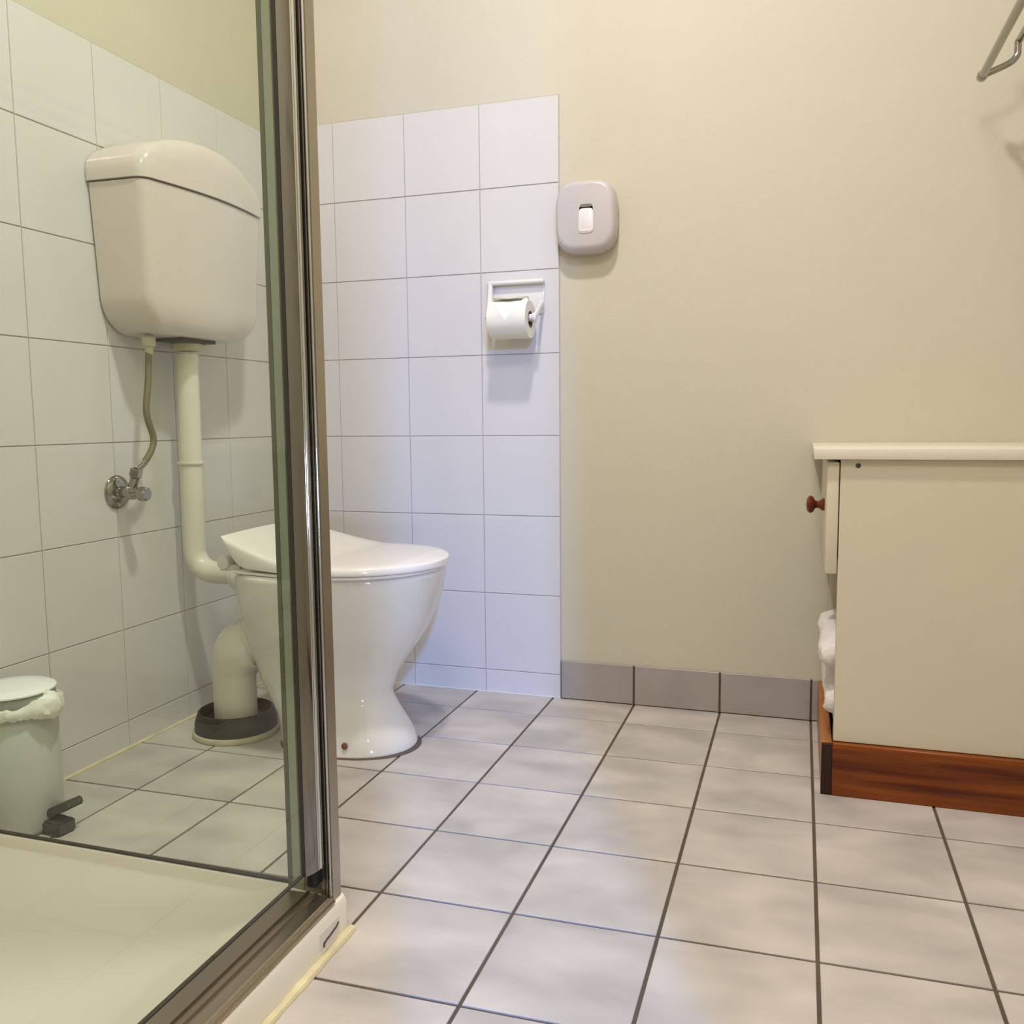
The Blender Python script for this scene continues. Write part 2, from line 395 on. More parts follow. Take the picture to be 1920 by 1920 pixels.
# fixed panel parallel to the toilet
bm = bmesh.new(); box(bm, 0.010, 0.6905, YB-0.003, YB+0.003, KT+0.0029, ZT)
fp = new_obj('fixed_panel', bm, GL_B, enc, smooth=False); fp['label'] = 'clear fixed glass panel'
bm = bmesh.new(); box(bm, 0.010, 0.6905, YB-0.0032, YB+0.0030, KT+0.0004, KT+0.0028); new_obj('bottom_gasket', bm, GASK_SHADE, fp, smooth=False)
bm = bmesh.new(); extrude_z(bm, [(0.6925, YB-0.011), (0.7115, YB-0.013), (0.7115, YB+0.010), (0.6925, YB+0.010)], KT+0.0005, ZT)
new_obj('panel_stile', bm, mat('grey green stile', srgb(150, 158, 134), 0.35, metal=0.4), fp, smooth=False)
bm = bmesh.new(); box(bm, 0.6858, 0.6922, YB-0.0115, YB+0.008, KT+0.0005, ZT); new_obj('dark_bead', bm, mat('olive bead', srgb(92, 92, 66), 0.5), fp, smooth=False)
bm = bmesh.new(); box(bm, 0.0045, 0.010, YB-0.010, YB+0.008, KT+0.0005, ZT); new_obj('wall_channel', bm, ALU, fp, smooth=False)
# sliding door: glass and a rounded closing stile
bm = bmesh.new(); box(bm, 0.7345, 0.7395, SY1+0.03, -1.1045, 0.1010, ZT)
dr = new_obj('glass_door', bm, GL_D, enc, smooth=False); dr['label'] = 'green tinted glass door'
st = [(0.7365, -1.1035), (0.7290, -1.0960), (0.7290, -1.0620), (0.7440, -1.0620)]
st += [(0.7462, -1.0650), (0.7472, -1.0680), (0.7455, -1.0700), (0.7462, -1.0712), (0.7482, -1.0735), (0.7490, -1.0775), (0.7489, -1.0830), (0.7480, -1.0890), (0.7462, -1.0950), (0.7440, -1.1000), (0.7420, -1.1035)]
bm = bmesh.new(); extrude_z(bm, st, 0.0985, ZT-0.001)
o = new_obj('door_stile', bm, mat('dark chrome stile', srgb(138, 136, 128), 0.13, metal=1), dr, smooth=True); o['label'] = 'rounded chrome closing stile'
o.data.set_sharp_from_angle(angle=math.radians(50))
bm = bmesh.new(); lathe(bm, [(0.0032, 0.0990), (0.0032, ZT-0.002)], (0.7478, -1.0775, 0), (0, 0, 1), 24); lathe(bm, [(0.0012, 0.0990), (0.0012, ZT-0.002)], (0.7488, -1.0830, 0), (0, 0, 1), 14)  # ridges added so the stile shows bright streaks of light
new_obj('stile_streak_bead', bm, CHRB, dr)['label'] = 'thin bright ridge added for a highlight streak'
bm = bmesh.new(); lathe(bm, [(0.0020, KT+0.001), (0.0020, ZT-0.001)], (0.7578, -1.0702, 0), (0, 0, 1), 20)  # ridge added for the bright streak on the post
new_obj('post_streak_bead', bm, CHRB, enc)
bm = bmesh.new(); box(bm, 0.7362, 0.7415, -1.1056, -1.1035, 0.0988, ZT-0.001); new_obj('door_gasket', bm, GASK_SHADE, dr, smooth=False)
bm = bmesh.new(); box(bm, 0.7345, 0.7395, SY1+0.03, -1.1045, 0.0988, 0.1010); new_obj('sweep_gasket', bm, GASK_SHADE, dr, smooth=False)
bm = bbox(0.732, 0.7445, -1.086, -1.064, 0.0740, 0.0985, 0.002); new_obj('gap_shade', bm, mat('black gap shade', srgb(18, 16, 16), 0.6), dr)  # black block added as the shade in the gap below the stile

# ------------------------------------------------------------------ toilet pan
TY = -0.410
pan = thing('toilet_pan', 'white china toilet pan with closed lid standing behind the shower post', 'toilet', (0.42, TY, 0))
def ring(xb, xf, w, z, n=56, eb=2.6, ef=2.1, sp=0.42):
    """egg ring: widest point at fraction sp from the back"""
    xm = xb+(xf-xb)*sp; out = []
    for k in range(n):
        t = 2*PI*k/n
        e = ef if math.cos(t) >= 0 else eb
        c, s = sup(t, e)
        out.append((xm+(xf-xm)*c if c >= 0 else xm+(xm-xb)*c, TY+w*s, z))
    return out
prof = [(0.0005, .290, .576, .104, .5), (0.006, .287, .579, .107, .5), (0.030, .284, .571, .104, .5), (0.060, .276, .553, .096, .5), (0.090, .258, .536, .087, .5),
        (0.112, .243, .528, .081, .5), (0.135, .231, .534, .082, .5), (0.165, .222, .547, .088, .48), (0.205, .216, .574, .105, .46), (0.240, .213, .599, .124, .44),
        (0.275, .211, .618, .142, .42), (0.310, .212, .632, .158, .41), (0.340, .214, .641, .170, .40), (0.362, .216, .645, .176, .40), (0.373, .218, .646, .177, .40), (0.3785, .224, .641, .172, .40)]
def interp(prof, n=4):
    out = []
    for i in range(len(prof)-1):
        p = [prof[max(i-1, 0)], prof[i], prof[i+1], prof[min(i+2, len(prof)-1)]]
        for k in range(n):
            t = k/n
            v = []
            for a, b, c, d in zip(*p):
                v.append(0.5*(2*b+(c-a)*t+(2*a-5*b+4*c-d)*t*t+(3*b-a-3*c+d)*t**3))
            v[0] = p[1][0]+(p[2][0]-p[1][0])*t
            out.append(v)
    out.append(list(prof[-1])); return out
bm = bmesh.new()
rs = [ring(b, f, w_, z, sp=s) for z, b, f, w_, s in interp(prof)]
loft(bm, rs)
# shallow vertical dimple over the bolt hole at the near side of the foot
for v in bm.verts:
    if v.co.y < TY and v.co.z < 0.125:
        dx = (v.co.x-0.470)/0.022
        f = math.exp(-dx*dx)*min(1, (0.125-v.co.z)/0.06)*min(1, max(0, v.co.z)/0.012)
        v.co.y += 0.006*f
new_obj('pan_bowl', bm, PORC, pan)
bm = bmesh.new()   # rear trap arm of the pan
pth = smooth_path([(0.300, TY, 0.225), (0.245, TY, 0.222), (0.218, TY, 0.210), (0.196, TY, 0.200)], 6)
tube(bm, pth, [0.062]*7+[0.060]*6+[0.058]*6, 28)
new_obj('trap_arm', bm, PORC, pan)
bm = bmesh.new()   # flush inlet horn
tube(bm, [(0.240, TY, 0.335), (0.215, TY, 0.340), (0.200, TY, 0.345)], [0.036, 0.033, 0.032], 24)
new_obj('inlet_horn', bm, PORC, pan)
bm = bmesh.new(); lathe(bm, [(0.0068, 0), (0.0068, 0.002), (0.004, 0.004), (0.0005, 0.0045)], (0.471, TY-0.0985, 0.027), (0, -1, 0.1), 20)
new_obj('bolt_cap', bm, BOLT, pan)['label'] = 'brown rusty bolt cap'
bm = bmesh.new()
rg = [ring(b, f, w_, z, sp=.5) for b, f, w_, z in ((.286, .584, .103, 0.0003), (.282, .588, .107, 0.0004), (.286, .584, .103, 0.0035), (.290, .580, .100, 0.0040))]
loft(bm, rg, False, False); new_obj('floor_sealant', bm, DSEAL, pan)
# seat and lid, which flares upward towards its hinge edge
def seat_outline(x, inset=0):
    x0, x1, xm = 0.236, 0.651, 0.450
    if x <= xm:
        u = (x-x0)/(xm-x0); w_ = 0.150+(0.184-0.150)*math.sin(u*PI/2)**0.9
    else:
        u = min(1, (x-xm)/(x1-inset-xm)); w_ = 0.184*math.sqrt(max(0, 1-u**2.15))
    return max(w_-inset, 0.0008)
def flare(x):   # extra height towards the hinge
    u = max(0, min(1, (0.440-x)/0.204)); return 0.050*u**1.35
def shell(name, z0f, z1f, m, inset=0, dome=0.0, xs0=0.236, side=0.006):
    bm = bmesh.new(); N = 46; x1 = 0.651-inset
    xs = [xs0+(x1-xs0)*(1-math.cos(PI/2*i/N)) if False else xs0+(x1-xs0)*math.sin(PI/2*i/N) for i in range(N+1)]
    secs = []
    for x in xs:
        w_ = seat_outline(x, inset); z0, z1 = z0f(x), z1f(x); K = 10; s = []
        r = min(side, (z1-z0)*0.49, w_*0.9)
        for k in range(5):      # lower near corner
            t = PI+PI/2*k/4; s.append((x, TY-w_+r+r*math.cos(t), z0+r*0.5+r*0.5*math.sin(t)))
        for k in range(5):
            t = -PI/2+PI/2*k/4; s.append((x, TY+w_-r+r*math.cos(t), z0+r*0.5+r*0.5*math.sin(t)))
        for k in range(5):
            t = PI/2*k/4; s.append((x, TY+w_-r+r*math.cos(t), z1-r+r*math.sin(t)))
        for k in range(1, K):
            u = 1-2*k/K; s.append((x, TY+(w_-r)*u, z1+dome*(1-u*u)*min(1, w_/0.12)))
        for k in range(5):
            t = PI/2+PI/2*k/4; s.append((x, TY-w_+r+r*math.cos(t), z1-r+r*math.sin(t)))
        secs.append(s)
    loft(bm, secs); return new_obj(name, bm, m, pan)
shell('seat', lambda x: 0.3793, lambda x: 0.3855, SEAT, 0.006, 0, 0.262, 0.004)
lid = shell('lid', lambda x: 0.3863+0.058*max(0, (0.300-x)/0.064)**2.0+0.15*flare(x)*(x >= 0.0), lambda x: 0.4030+flare(x)-0.004*max(0, (x-0.60)/0.06), SEAT, 0, 0.0035, 0.236, 0.010)
for yy in (-0.085, 0.085):
    bm = bmesh.new()
    lathe(bm, [(0.0005, -0.020), (0.013, -0.020), (0.0145, -0.016), (0.0145, 0.016), (0.013, 0.020), (0.0005, 0.020)], (0.226, TY+yy*1.35, 0.3960), (0, 1, 0), 24)
    box(bm, 0.216, 0.262, TY+yy*1.35-0.014, TY+yy*1.35+0.014, 0.3790, 0.392)
    h = new_obj('hinge', bm, PLAS, pan)

# ------------------------------------------------------------------ cistern
cis = thing('toilet_cistern', 'white plastic cistern with a domed lid mounted on the tiled wall', 'cistern', (0.0045, TY, 0.84))
XC0 = 0.0045
def csec(z, hw, d, rc=0.045, n=8, xb=XC0+0.004):
    """plan section: flat back, rounded front corners, slightly bowed front"""
    out = [(xb, TY-hw, z)]
    for k in range(n+1):
        t = k/n*PI/2; out.append((xb+d-rc+rc*math.sin(t), TY-hw+rc*(1-math.cos(t))+0.004, z))
    for k in range(1, 10):
        u = k/10; out.append((xb+d+0.018*math.sin(PI*u), TY-(hw-rc-0.004)+2*(hw-rc-0.004)*u, z))
    for k in range(n+1):
        t = PI/2-k/n*PI/2; out.append((xb+d-rc+rc*math.sin(t), TY+hw-rc*(1-math.cos(t))-0.004, z))
    out.append((xb, TY+hw, z)); return out
bm = bmesh.new(); secs = []
for i in range(9):
    t = PI/2*i/8; r = 0.075
    hw = 0.188-r+r*math.sin(t); d = 0.116-0.026*(1-math.sin(t))
    secs.append(csec(0.857+r*(1-math.cos(t))*1.0, hw, d, 0.020))
for k in range(1, 9):
    u = k/8; secs.append(csec(0.932+(1.143-0.932)*u, 0.188+0.014*u, 0.116+0.010*u, 0.020+0.004*u))
loft(bm, secs); new_obj('tank', bm, TANK, cis)
bm = bmesh.new(); secs = []
def lsec(s, zoff, n=8):
    base = csec(0, 0.211*s, 0.146*(0.25+0.75*s), 0.046*(0.25+0.75*s), xb=XC0+0.0015)
    return base
BZ = 1.1465
def ztop(y):   # crown of the lid along its length
    u = (y-TY)/0.208; return 1.190+0.062*max(0, 1-abs(u)**2.4)
L0 = csec(0, 0.206, 0.133, 0.030, xb=XC0+0.0015)
cxm = XC0+0.0015
lev = [(0.0, 0.0, 1.0), (0.30, 0.0, 1.004), (0.55, 0.0, 1.0), (0.75, 0.02, 0.985), (0.88, 0.05, 0.955), (0.96, 0.10, 0.90), (1.0, 0.2, 0.80), (1.01, 0.3, 0.60), (1.015, 0.4, 0.35)]
for h, _, s in lev:
    r = []
    for x, y, z in L0:
        yy = TY+(y-TY)*s; xx = cxm+(x-cxm)*(1-(1-s)*0.9)
        zt = ztop(yy)
        r.append((xx, yy, BZ+(zt-BZ)*min(h, 1.02)))
    secs.append(r)
loft(bm, secs); new_obj('cistern_lid', bm, TANK, cis)
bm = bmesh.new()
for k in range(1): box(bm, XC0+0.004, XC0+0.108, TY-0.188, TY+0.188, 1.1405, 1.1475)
new_obj('seam_shadow_gap', bm, GASK_SHADE, cis, smooth=False).name = 'seam_shade'  # dark block put in as the shadow of the lid joint
bm = bmesh.new(); lathe(bm, [(0.031, 0), (0.034, 0.002), (0.034, 0.014), (0.031, 0.017), (0.026, 0.024)], (0.060, TY, 0.8330), (0, 0, 1), 32)
new_obj('outlet_nut', bm, OLD, cis)
bm = bmesh.new(); box(bm, 0.030, 0.098, TY-0.060, TY+0.050, 0.8500, 0.8568); new_obj('slit_shade', bm, RUB, cis, smooth=False)  # black box standing in for the shaded slit below the tank

# flush pipe
fl = thing('flush_pipe', 'white flush pipe running down from cistern to the pan', 'pipe', (0.055, TY, 0.345))
bm = bmesh.new()
pp = [(0.058, TY, 0.826), (0.057, TY, 0.6), (0.056, TY, 0.405)]+arc_bend((0.056, TY, 0.400), (0.056, TY, 0.349), (0.105, TY, 0.349), 12)+[(0.175, TY, 0.349)]
tube(bm, pp, 0.0245, 28); new_obj('pipe', bm, PVC, fl)
bm = bmesh.new(); lathe(bm, [(0.0246, 0), (0.028, 0), (0.029, 0.003), (0.028, 0.006), (0.0246, 0.006)], (0.0572, TY, 0.588), (0, 0, 1), 32, False)
new_obj('joint_ring', bm, PVC, fl)
bm = bmesh.new(); lathe(bm, [(0.0246, 0), (0.031, 0.001), (0.033, 0.010), (0.037, 0.014), (0.038, 0.034), (0.034, 0.038)], (0.158, TY, 0.347), (1, 0, 0), 32)
new_obj('pan_collar', bm, PLAS, fl)

# stop valve and hose
VY, VZ = -0.578, 0.539
val = thing('stop_valve', 'chrome stop valve with round wall flange on the tiles left of the flush pipe', 'valve', (0.0045, VY, VZ))
bm = bmesh.new(); lathe(bm, [(0.0345, 0), (0.0345, 0.002), (0.031, 0.006), (0.022, 0.0095), (0.013, 0.011), (0.012, 0.013)], (0.0042, VY, VZ), (1, 0, 0), 40)
new_obj('wall_flange', bm, CHR, val)
bm = bmesh.new(); lathe(bm, [(0.012, 0), (0.012, 0.020), (0.015, 0.022), (0.015, 0.034), (0.0125, 0.038), (0.009, 0.048)], (0.013, VY, VZ), (1, 0, 0), 28)
tube(bm, [(0.042, VY, VZ+0.006), (0.047, VY, VZ+0.020), (0.051, VY, VZ+0.030)], [0.0095, 0.009, 0.009], 18)
new_obj('valve_body', bm, CHR, val)
bm = bmesh.new()
rg = []
for h, r in ((0, 0.011), (0.002, 0.0135), (0.018, 0.0135), (0.020, 0.011)):
    rg.append([(0.060+h, VY+math.cos(2*PI*k/32)*r*(1+0.06*(k % 2)), VZ-0.003+math.sin(2*PI*k/32)*r*(1+0.06*(k % 2))) for k in range(32)])
loft(bm, rg); new_obj('tap_knob', bm, CHR, val)
hose = thing('supply_hose', 'curved braided water hose from chrome valve up to cistern', 'hose', (0.06, -0.55, 0.58))
hp = smooth_path([(0.056, VY+0.001, 0.586), (0.061, -0.560, 0.600), (0.064, -0.541, 0.624), (0.064, -0.534, 0.650), (0.062, -0.548, 0.700), (0.062, -0.538, 0.766), (0.062, -0.5315, 0.832)], 8)
bm = bmesh.new(); tube(bm, hp, 0.0066, 16); new_obj('braided_tube', bm, BRAID, hose)
bm = bmesh.new()
def hexnut(bm, c, ax, r, h):
    lathe(bm, [(r*0.85, 0), (r, h*0.12), (r, h*0.88), (r*0.85, h)], c, ax, 6)
hexnut(bm, (0.0515, VY, VZ+0.031), (0.25, 0.05, 1), 0.0125, 0.018); new_obj('lower_nut', bm, CHR, hose, smooth=False)
bm = bmesh.new(); tube(bm, [(0.0555, VY+0.001, VZ+0.046), (0.061, -0.5605, 0.6000)], [0.0072, 0.0078], 16); new_obj('crimp_sleeve', bm, CHR, hose)
bm = bmesh.new(); lathe(bm, [(0.007, -0.030), (0.008, -0.028), (0.008, -0.016), (0.012, -0.014), (0.0135, -0.011), (0.0135, 0.003), (0.011, 0.006)], (0.062, -0.5310, 0.8480), (0, 0, 1), 24)
new_obj('plastic_nut', bm, OLD, hose)

# soil pipe with its floor collar
SX, SYY = 0.162, -0.432
soil = thing('waste_pipe', 'fat cream waste elbow bending from pan into black floor collar', 'pipe', (SX, SYY, 0))
bm = bmesh.new()
pp = [(SX, SYY, 0.004), (SX, SYY, 0.08), (SX, SYY, 0.125)]+arc_bend((SX, SYY, 0.128), (SX, SYY+0.004, 0.196), (0.205, TY, 0.198), 14)[1:]+[(0.218, TY, 0.200)]
tube(bm, pp, [0.046]*3+[0.048+0.012*math.sin(PI*min(0.75, i/15)) for i in range(14)]+[0.058], 36)
new_obj('elbow', bm, PVC, soil)
bm = bmesh.new()
lathe(bm, [(0.088, 0.012), (0.087, 0.030), (0.080, 0.052), (0.076, 0.054), (0.074, 0.050), (0.076, 0.028), (0.046, 0.022), (0.046, 0.010)], (SX, SYY, 0), (0, 0, 1), 48, False)
new_obj('rubber_collar', bm, RUB, soil)['label'] = 'black rubber floor collar'
bm = bmesh.new()
lathe(bm, [(0.092, 0.001), (0.0935, 0.005), (0.092, 0.011), (0.088, 0.0125), (0.070, 0.012)], (SX, SYY, 0), (0, 0, 1), 48)
new_obj('floor_ring', bm, OLD, soil)

# ------------------------------------------------------------------ pedal bin with bag
BX, BY = 0.0830, -0.932
pb = thing('pedal_bin', 'pale grey green pedal bin standing against tiles behind the shower glass', 'bin', (BX, BY, 0))
bm = bmesh.new(); lathe(bm, [(0.062, 0.001), (0.067, 0.006), (0.0685, 0.010), (0.0685, 0.206), (0.067, 0.208), (0.055, 0.208)], (BX, BY, 0), (0, 0, 1), 56)
new_obj('bin_body', bm, BINM, pb)
bm = bmesh.new(); lathe(bm, [(0.062, 0.209), (0.0652, 0.210), (0.0660, 0.213), (0.0660, 0.234), (0.065, 0.2355), (0.045, 0.236)], (BX, BY, 0), (0, 0, 1), 56)
new_obj('rim_band', bm, BINB, pb)
bm = bmesh.new(); lathe(bm, [(0.062, 0.2365), (0.0680, 0.237), (0.0680, 0.2395), (0.061, 0.2430), (0.036, 0.2450), (0.0005, 0.2458)], (BX, BY, 0), (0, 0, 1), 56)
new_obj('bin_lid', bm, BINL, pb)
bm = bmesh.new()
a = math.radians(-8)
def bar(bm, p0, p1, w_, t_, upv=(0, 0, 1)):
    p0, p1 = Vector(p0), Vector(p1); d = (p1-p0).normalized(); s = d.cross(Vector(upv)).normalized(); t = s.cross(d)
    loft(bm, [[p+s*a_*w_/2+t*b_*t_/2 for a_, b_ in ((-1, -1), (1, -1), (1, 1), (-1, 1))] for p in (p0, p1)])
bar(bm, (BX+0.060, BY+0.010, 0.028), (BX+0.113, BY+0.006, 0.052), 0.036, 0.014)
bmesh.ops.bevel(bm, geom=bm.edges[:]+bm.verts[:], offset=0.0025, segments=2, affect='EDGES')
new_obj('pedal', bm, BLACK, pb)
bm = bmesh.new(); bar(bm, (BX+0.055, BY+0.002, 0.0115), (BX+0.104, BY-0.004, 0.0115), 0.036, 0.022)
bmesh.ops.bevel(bm, geom=bm.edges[:]+bm.verts[:], offset=0.003, segments=2, affect='EDGES')
new_obj('pedal_base', bm, BLACK, pb)
# the bag: a crumpled rolled cuff around the rim with a knotted tuft
bm = bmesh.new(); rings = []
NB = 96
for i in range(NB):
    t = 2*PI*i/NB; q = mnoise.noise(Vector((math.cos(t)*2.5, math.sin(t)*2.5, 1.2))); q2 = mnoise.noise(Vector((math.cos(t)*7, math.sin(t)*7, 5)))
    d = math.cos(t-math.radians(5)); tuft = max(0, d)**14
    zc = 0.2110+0.004*q+0.002*q2+0.006*tuft; R_ = 0.0725+0.0012*q2+0.003*tuft
    rz, rx = 0.0085+0.003*q+0.015*tuft, 0.0038+0.0022*abs(q2)+0.014*tuft
    rings.append([(BX+(R_+rx*math.cos(2*PI*k/14)*(1+0.5*mnoise.noise(Vector((i*.45, k*.8, 0)))))*math.cos(t), BY+(R_+rx*math.cos(2*PI*k/14)*(1+0.5*mnoise.noise(Vector((i*.45, k*.8, 0)))))*math.sin(t),
                   zc+rz*math.sin(2*PI*k/14)*(1+0.45*mnoise.noise(Vector((i*.5, k*.9, 4))))) for k in range(14)])
rings.append(rings[0])
loft(bm, rings, False, False); bmesh.ops.remove_doubles(bm, verts=bm.verts, dist=1e-5)
tag(new_obj('bin_bag', bm, BAG), 'crumpled white plastic bag folded over the rim of the pedal bin', 'bin bag')

# ------------------------------------------------------------------ toilet roll holder, roll
HX, HZ = 0.672, 0.978
TF = -0.0035
hold = thing('toilet_roll_holder', 'white holder with rounded frame on tiles, carrying the toilet roll', 'toilet roll holder', (HX, TF, HZ))
def rrect2(x0, x1, z0, z1, r, y, n=8):
    return [(px, y, pz) for px, pz, _ in rr(x0, x1, z0, z1, 0, r, n)]
new_obj('back_plate', bbox(0.612, 0.751, TF-0.0035, TF, 0.926, 1.0010, 0.0015, 2), PLAS, hold)
new_obj('top_hood', bbox(0.6140, 0.7535, -0.0225, TF-0.0005, 0.9945, 1.0050, 0.0045, 3), PLAS, hold)
RX0, RX1, RY, RZ, RR = 0.6430, 0.7350, -0.0640, 0.9075, 0.0430
def arm(xa, xb, pts, half):
    bm = bmesh.new(); path = smooth_path(pts, 6); rings = []
    for i, p in enumerate(path):
        d = (path[min(i+1, len(path)-1)]-path[max(i-1, 0)]).normalized(); s_ = Vector((0, -d.z, d.y))
        h = half[0]+(half[1]-half[0])*i/(len(path)-1)
        rings.append([p+Vector((x, 0, 0))+s_*q for x, q in ((xa, -h*.6), (xa*.5, -h), (xb*.5, -h), (xb, -h*.6), (xb, h*.6), (xb*.5, h), (xa*.5, h), (xa, h*.6))])
    loft(bm, rings); return new_obj('holder_arm', bm, PLAS, hold)
arm(-0.0055, 0.0055, [(0.6215, -0.013, 0.999), (0.6235, -0.020, 0.985), (0.6275, -0.036, 0.955), (0.6310, -0.056, 0.925), (0.6320, RY, 0.9115)], (0.0085, 0.0090))
arm(-0.0035, 0.0035, [(0.7500, -0.013, 0.950), (0.7490, -0.024, 0.944), (0.7475, -0.045, 0.928), (0.7465, RY, 0.9125)], (0.0060, 0.0075))
bm = bmesh.new(); lathe(bm, [(0.006, 0), (0.0085, 0.001), (0.0085, 0.108), (0.0105, 0.109), (0.0115, 0.114), (0.009, 0.118)], (0.6315, RY, 0.9110), (1, 0, 0), 24)
new_obj('spindle', bm, PLAS, hold)
roll = thing('toilet_roll', 'white toilet paper roll with pointed folded end hanging on the wall holder', 'toilet paper', (0.679, RY, RZ-RR))
bm = bmesh.new()
def yring(r, x, n=64, e=1.0): return [(x, RY+r*math.cos(2*PI*k/n), RZ+r*math.sin(2*PI*k/n)) for k in range(n)]
loft(bm, [yring(0.0195, RX0+0.0005), yring(RR-0.001, RX0), yring(RR, RX0+0.001), yring(RR, RX1-0.001), yring(RR-0.001, RX1), yring(0.0195, RX1-0.0005), yring(0.0195, RX0+0.0005)], False, False)
bmesh.ops.remove_doubles(bm, verts=bm.verts, dist=1e-6)
new_obj('paper', bm, PAPER, roll)
bm = bmesh.new()
loft(bm, [yring(0.0192, RX0+0.0003), yring(0.0192, RX1-0.0003), yring(0.0172, RX1-0.0003), yring(0.0172, RX0+0.0003), yring(0.0192, RX0+0.0003)], False, False)
new_obj('cardboard_core', bm, CARD, roll)
# last sheet, both corners folded in to a point: a layer whose two curved flaps leave a V of the under sheet
def flap(pts_uv, off):
    """pts: (u across 0..1, angle deg from top towards the viewer)"""
    out = []
    for u, a_ in pts_uv:
        t = math.radians(a_); r = RR+off
        out.append((RX0+(RX1-RX0)*u, RY-r*math.sin(t), RZ+r*math.cos(t)))
    return out
bm = bmesh.new()
NF = 26
for side in (0, 1):
    rowsv = []
    for i in range(NF+1):
        a_ = 14+(150-14)*i/NF
        v = min(1, (a_-14)/82)
        e = 0.05+0.45*v**1.25
        us = [0.0, e*0.5, e] if side == 0 else [1.0, 1-e*0.5, 1-e]
        k = 1 if v < 1 else max(0.3, 1-(a_-96)/50)
        lo = flap([(u, a_) for u in us], 0.0004); hi = flap([(us[0], a_), (us[1], a_)], 0.0014*k+0.0003)+flap([(us[2], a_)], 0.0014+0.0050*(1-v**3) if v < 1 else 0.0014*k+0.0003)
        rowsv.append(lo+hi[::-1])
    loft(bm, rowsv)
new_obj('folded_sheet', bm, PAPER, roll)
bm = bmesh.new()  # small folded crest along the top
c = [(0.03, 8), (0.25, 20), (0.5, 30), (0.75, 20), (0.97, 8)]
loft(bm, [flap(c, 0.0085)+flap([(u, 0) for u, _ in c[::-1]], 0.0004), flap(c, 0.0098)+flap([(u, 0) for u, _ in c[::-1]], 0.0020)])
new_obj('folded_crest', bm, PAPER, roll)

# ------------------------------------------------------------------ wall dispenser
dis = thing('air_freshener_dispenser', 'rounded lilac grey wall dispenser with a small pale window on the cream wall', 'dispenser', (0.856, 0, 1.132))
def sq(w_, h_, e, y, cx=0.8575, cz=1.1325, n=64, sh=0):
    out = []
    for k in range(n):
        c_, s_ = sup(2*PI*k/n, e); out.append((cx+w_*c_*(1+sh*s_), y, cz+h_*s_))
    return out
bm = bmesh.new()
loft(bm, [sq(.0685, .078, 3.4, -0.0005), sq(.0705, .0805, 3.4, -0.010), sq(.0705, .0805, 3.4, -0.022)])
new_obj('back_shell', bm, DISP, dis)
bm = bmesh.new()
loft(bm, [sq(.0700, .080, 3.4, -0.0225), sq(.0693, .0793, 3.5, -0.034, cz=1.133), sq(.0665, .0755, 3.5, -0.0420, cz=1.134), sq(.0625, .0700, 3.5, -0.0462, cz=1.1350), sq(.0585, .065, 3.5, -0.0472, cz=1.1355)])
new_obj('front_cover', bm, DISP, dis)
bm = bmesh.new()
DWX = 0.8615
loft(bm, [sq(.0180, .0335, 5, -0.0468, DWX, 1.1265), sq(.0180, .0335, 5, -0.0477, DWX, 1.1265), sq(.0165, .0318, 5, -0.0477, DWX, 1.1265), sq(.0160, .0310, 5, -0.0472, DWX, 1.1265)], False, True)
w2 = new_obj('window_rim', bm, DISP, dis)
bm = bmesh.new(); loft(bm, [sq(.0170, .0270, 5, -0.0471, DWX, 1.1215), sq(.0170, .0270, 5, -0.0487, DWX, 1.1215), sq(.0160, .0260, 5, -0.0493, DWX, 1.1215)])
new_obj('window', bm, DISPL, dis)['label'] = 'pale glossy window'
bm = bmesh.new(); loft(bm, [sq(.0152, .0035, 3, -0.0471, DWX, 1.1545), sq(.0148, .0032, 3, -0.0475, DWX, 1.1545)]); new_obj('sensor_slot', bm, mat('slot shade', srgb(120, 114, 108), 0.7), dis)
bm = bmesh.new(); loft(bm, [sq(.0150, .0022, 3, -0.0491, DWX, 1.1000), sq(.0145, .0018, 3, -0.0503, DWX, 1.1000)]); new_obj('release_tab', bm, DISPL, dis)

# ------------------------------------------------------------------ vanity cabinet
CX0, CYF = 1.399, -0.400
van = thing('vanity_cabinet', 'cream laminate cabinet with open lower shelf and timber plinth', 'cabinet', (1.6, -0.2, 0))
new_obj('side_panel', bbox(CX0, XR-0.003, CYF, CYF+0.016, 0.0975, 0.6040, 0.0008, 1), CAB, van)
new_obj('side_panel', bbox(CX0, XR-0.003, -0.030, -0.014, 0.0975, 0.6040, 0.0008, 1), CAB, van)
new_obj('shelf', bbox(CX0+0.004, XR-0.003, CYF+0.0165, -0.0305, 0.0975, 0.1120, 0.0008, 1), CAB, van)
new_obj('shelf', bbox(CX0+0.004, XR-0.003, CYF+0.0165, -0.0305, 0.3950, 0.4090, 0.0008, 1), CAB, van)
new_obj('back_board', bbox(XR-0.012, XR-0.0035, CYF+0.0165, -0.0305, 0.1125, 0.6035, 0.0005, 1), CAB, van)
new_obj('worktop', bbox(1.3545, XR-0.002, CYF-0.012, -0.0015, 0.6045, 0.6232, 0.0010, 2), CABT, van)
dw = new_obj('drawer_front', bbox(1.3770, 1.3975, CYF+0.001, -0.016, 0.4010, 0.5995, 0.003, 2), CAB, van)
bm = bmesh.new(); lathe(bm, [(0.0110, 0), (0.0125, 0.0015), (0.0115, 0.004), (0.0075, 0.009), (0.0065, 0.013), (0.0085, 0.017), (0.0145, 0.0200), (0.0165, 0.0235), (0.0165, 0.027), (0.0135, 0.0305), (0.006, 0.0325), (0.0005, 0.033)], (1.3770, -0.270, 0.5125), (-1, 0, 0), 36)
new_obj('knob', bm, KNOB, dw)['label'] = 'turned red brown wooden knob'
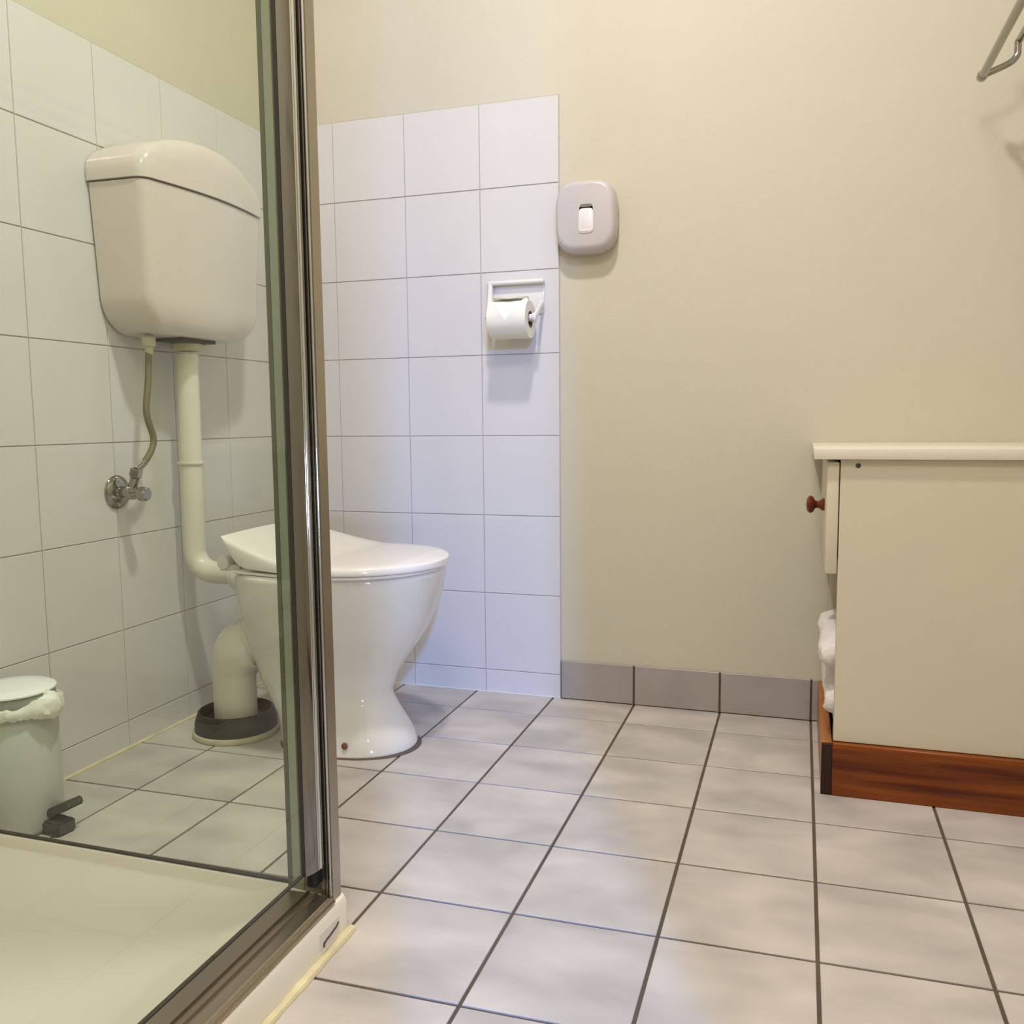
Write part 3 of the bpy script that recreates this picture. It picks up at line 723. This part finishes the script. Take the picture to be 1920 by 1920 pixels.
bm = bmesh.new(); lathe(bm, [(0.0042, 0), (0.0042, 0.0008), (0.0005, 0.001)], (1.4275, CYF-0.0001, 0.5935), (0, -1, 0), 20)
new_obj('screw_hole', bm, DARK, van)
new_obj('side_plinth', bbox(CX0-0.001, XR-0.003, CYF-0.012, CYF+0.008, 0.0005, 0.0965, 0.0012, 1), WOODO, van)['label'] = 'red brown timber plinth board'
bm = bbox(1.3800, 1.3975, CYF-0.004, -0.012, 0.0005, 0.0960, 0.001, 1)
new_obj('front_plinth', bm, WOODL, van)
new_obj('plinth_end', bbox(1.3797, 1.3978, CYF-0.0115, CYF-0.0045, 0.0008, 0.0945, 0.0005, 1), WOODD, van)['label'] = 'dark end face of the plinth'  # thin darker plate over the end of the front board

# two folded towels on the open shelf, front folds poking out
def towel(label, z0, z1, x0, y0, y1, seed):
    bm = bmesh.new(); n = 90; m_ = 64; secs = []
    for i in range(n+1):
        y = y0+(y1-y0)*i/n; s = []
        e = 1-0.35*abs(2*i/n-1)**6
        for k in range(m_):
            t = 2*PI*k/m_; c_, s_ = sup(t, 3.2)
            q = mnoise.noise(Vector((y*14, c_*1.2+seed, s_*2.1)))*0.007+mnoise.noise(Vector((y*45, c_*4+seed, s_*4)))*0.0025
            cx = (x0+1.66)/2; hx = (1.66-x0)/2; cz = (z0+z1)/2; hz = (z1-z0)/2
            s.append((cx+(hx+q-0.004)*c_*(0.99+0.01*e), y, cz+(hz+q*0.25*(1 if s_ > 0 else 0)-0.001)*s_*e))
        secs.append(s)
    loft(bm, secs); o = new_obj('folded_towel', bm, TOWEL); o.data.set_sharp_from_angle(angle=PI)
    return tag(o, label, 'towel', 'folded towels on the cabinet shelf')
towel('white folded towel on the bottom shelf, lower of the two', 0.1125, 0.203, 1.381, -0.375, -0.05, 1.0)
towel('white folded towel lying on top of the other towel', 0.2035, 0.286, 1.372, -0.375, -0.06, 5.3)

# ------------------------------------------------------------------ towel rail on the right wall
tr = thing('towel_rail', 'chrome double towel rail high above the cabinet', 'towel rail', (XR, -0.35, 1.36))
YR0, YR1 = -0.10, -0.72
A = (1.6430, 1.3180); B = (1.7040, 1.3760)
bm = bmesh.new(); tube(bm, [(A[0], YR0+0.004, A[1]), (A[0], YR1, A[1])], 0.0075, 20); new_obj('outer_bar', bm, CHR, tr)
bm = bmesh.new(); tube(bm, [(B[0], YR0, B[1]), (B[0], YR1, B[1])], 0.0070, 20); new_obj('inner_bar', bm, CHR, tr)
for yy in (YR0, YR1):
    bm = bmesh.new()
    pth = smooth_path([(A[0]-0.001, yy, A[1]), (A[0]+0.022, yy, A[1]+0.008), (A[0]+0.046, yy, A[1]+0.018), (A[0]+0.057, yy, A[1]+0.030), (A[0]+0.058, yy, A[1]+0.045), (B[0], yy, B[1]), (B[0]+0.03, yy, B[1]+0.012), (XR-0.01, yy, B[1]+0.012)], 8)
    tube(bm, pth, 0.0062, 16)
    lathe(bm, [(0.0005, -0.009), (0.008, -0.009), (0.0095, -0.006), (0.0095, 0.006), (0.008, 0.009), (0.0005, 0.009)], (A[0], yy, A[1]), (0, 1, 0), 24)
    br = new_obj('bracket', bm, CHR, tr)
    bm = bmesh.new(); lathe(bm, [(0.024, 0), (0.024, 0.004), (0.014, 0.010)], (XR, yy, B[1]+0.012), (-1, 0, 0), 28); new_obj('wall_plate', bm, CHR, br)
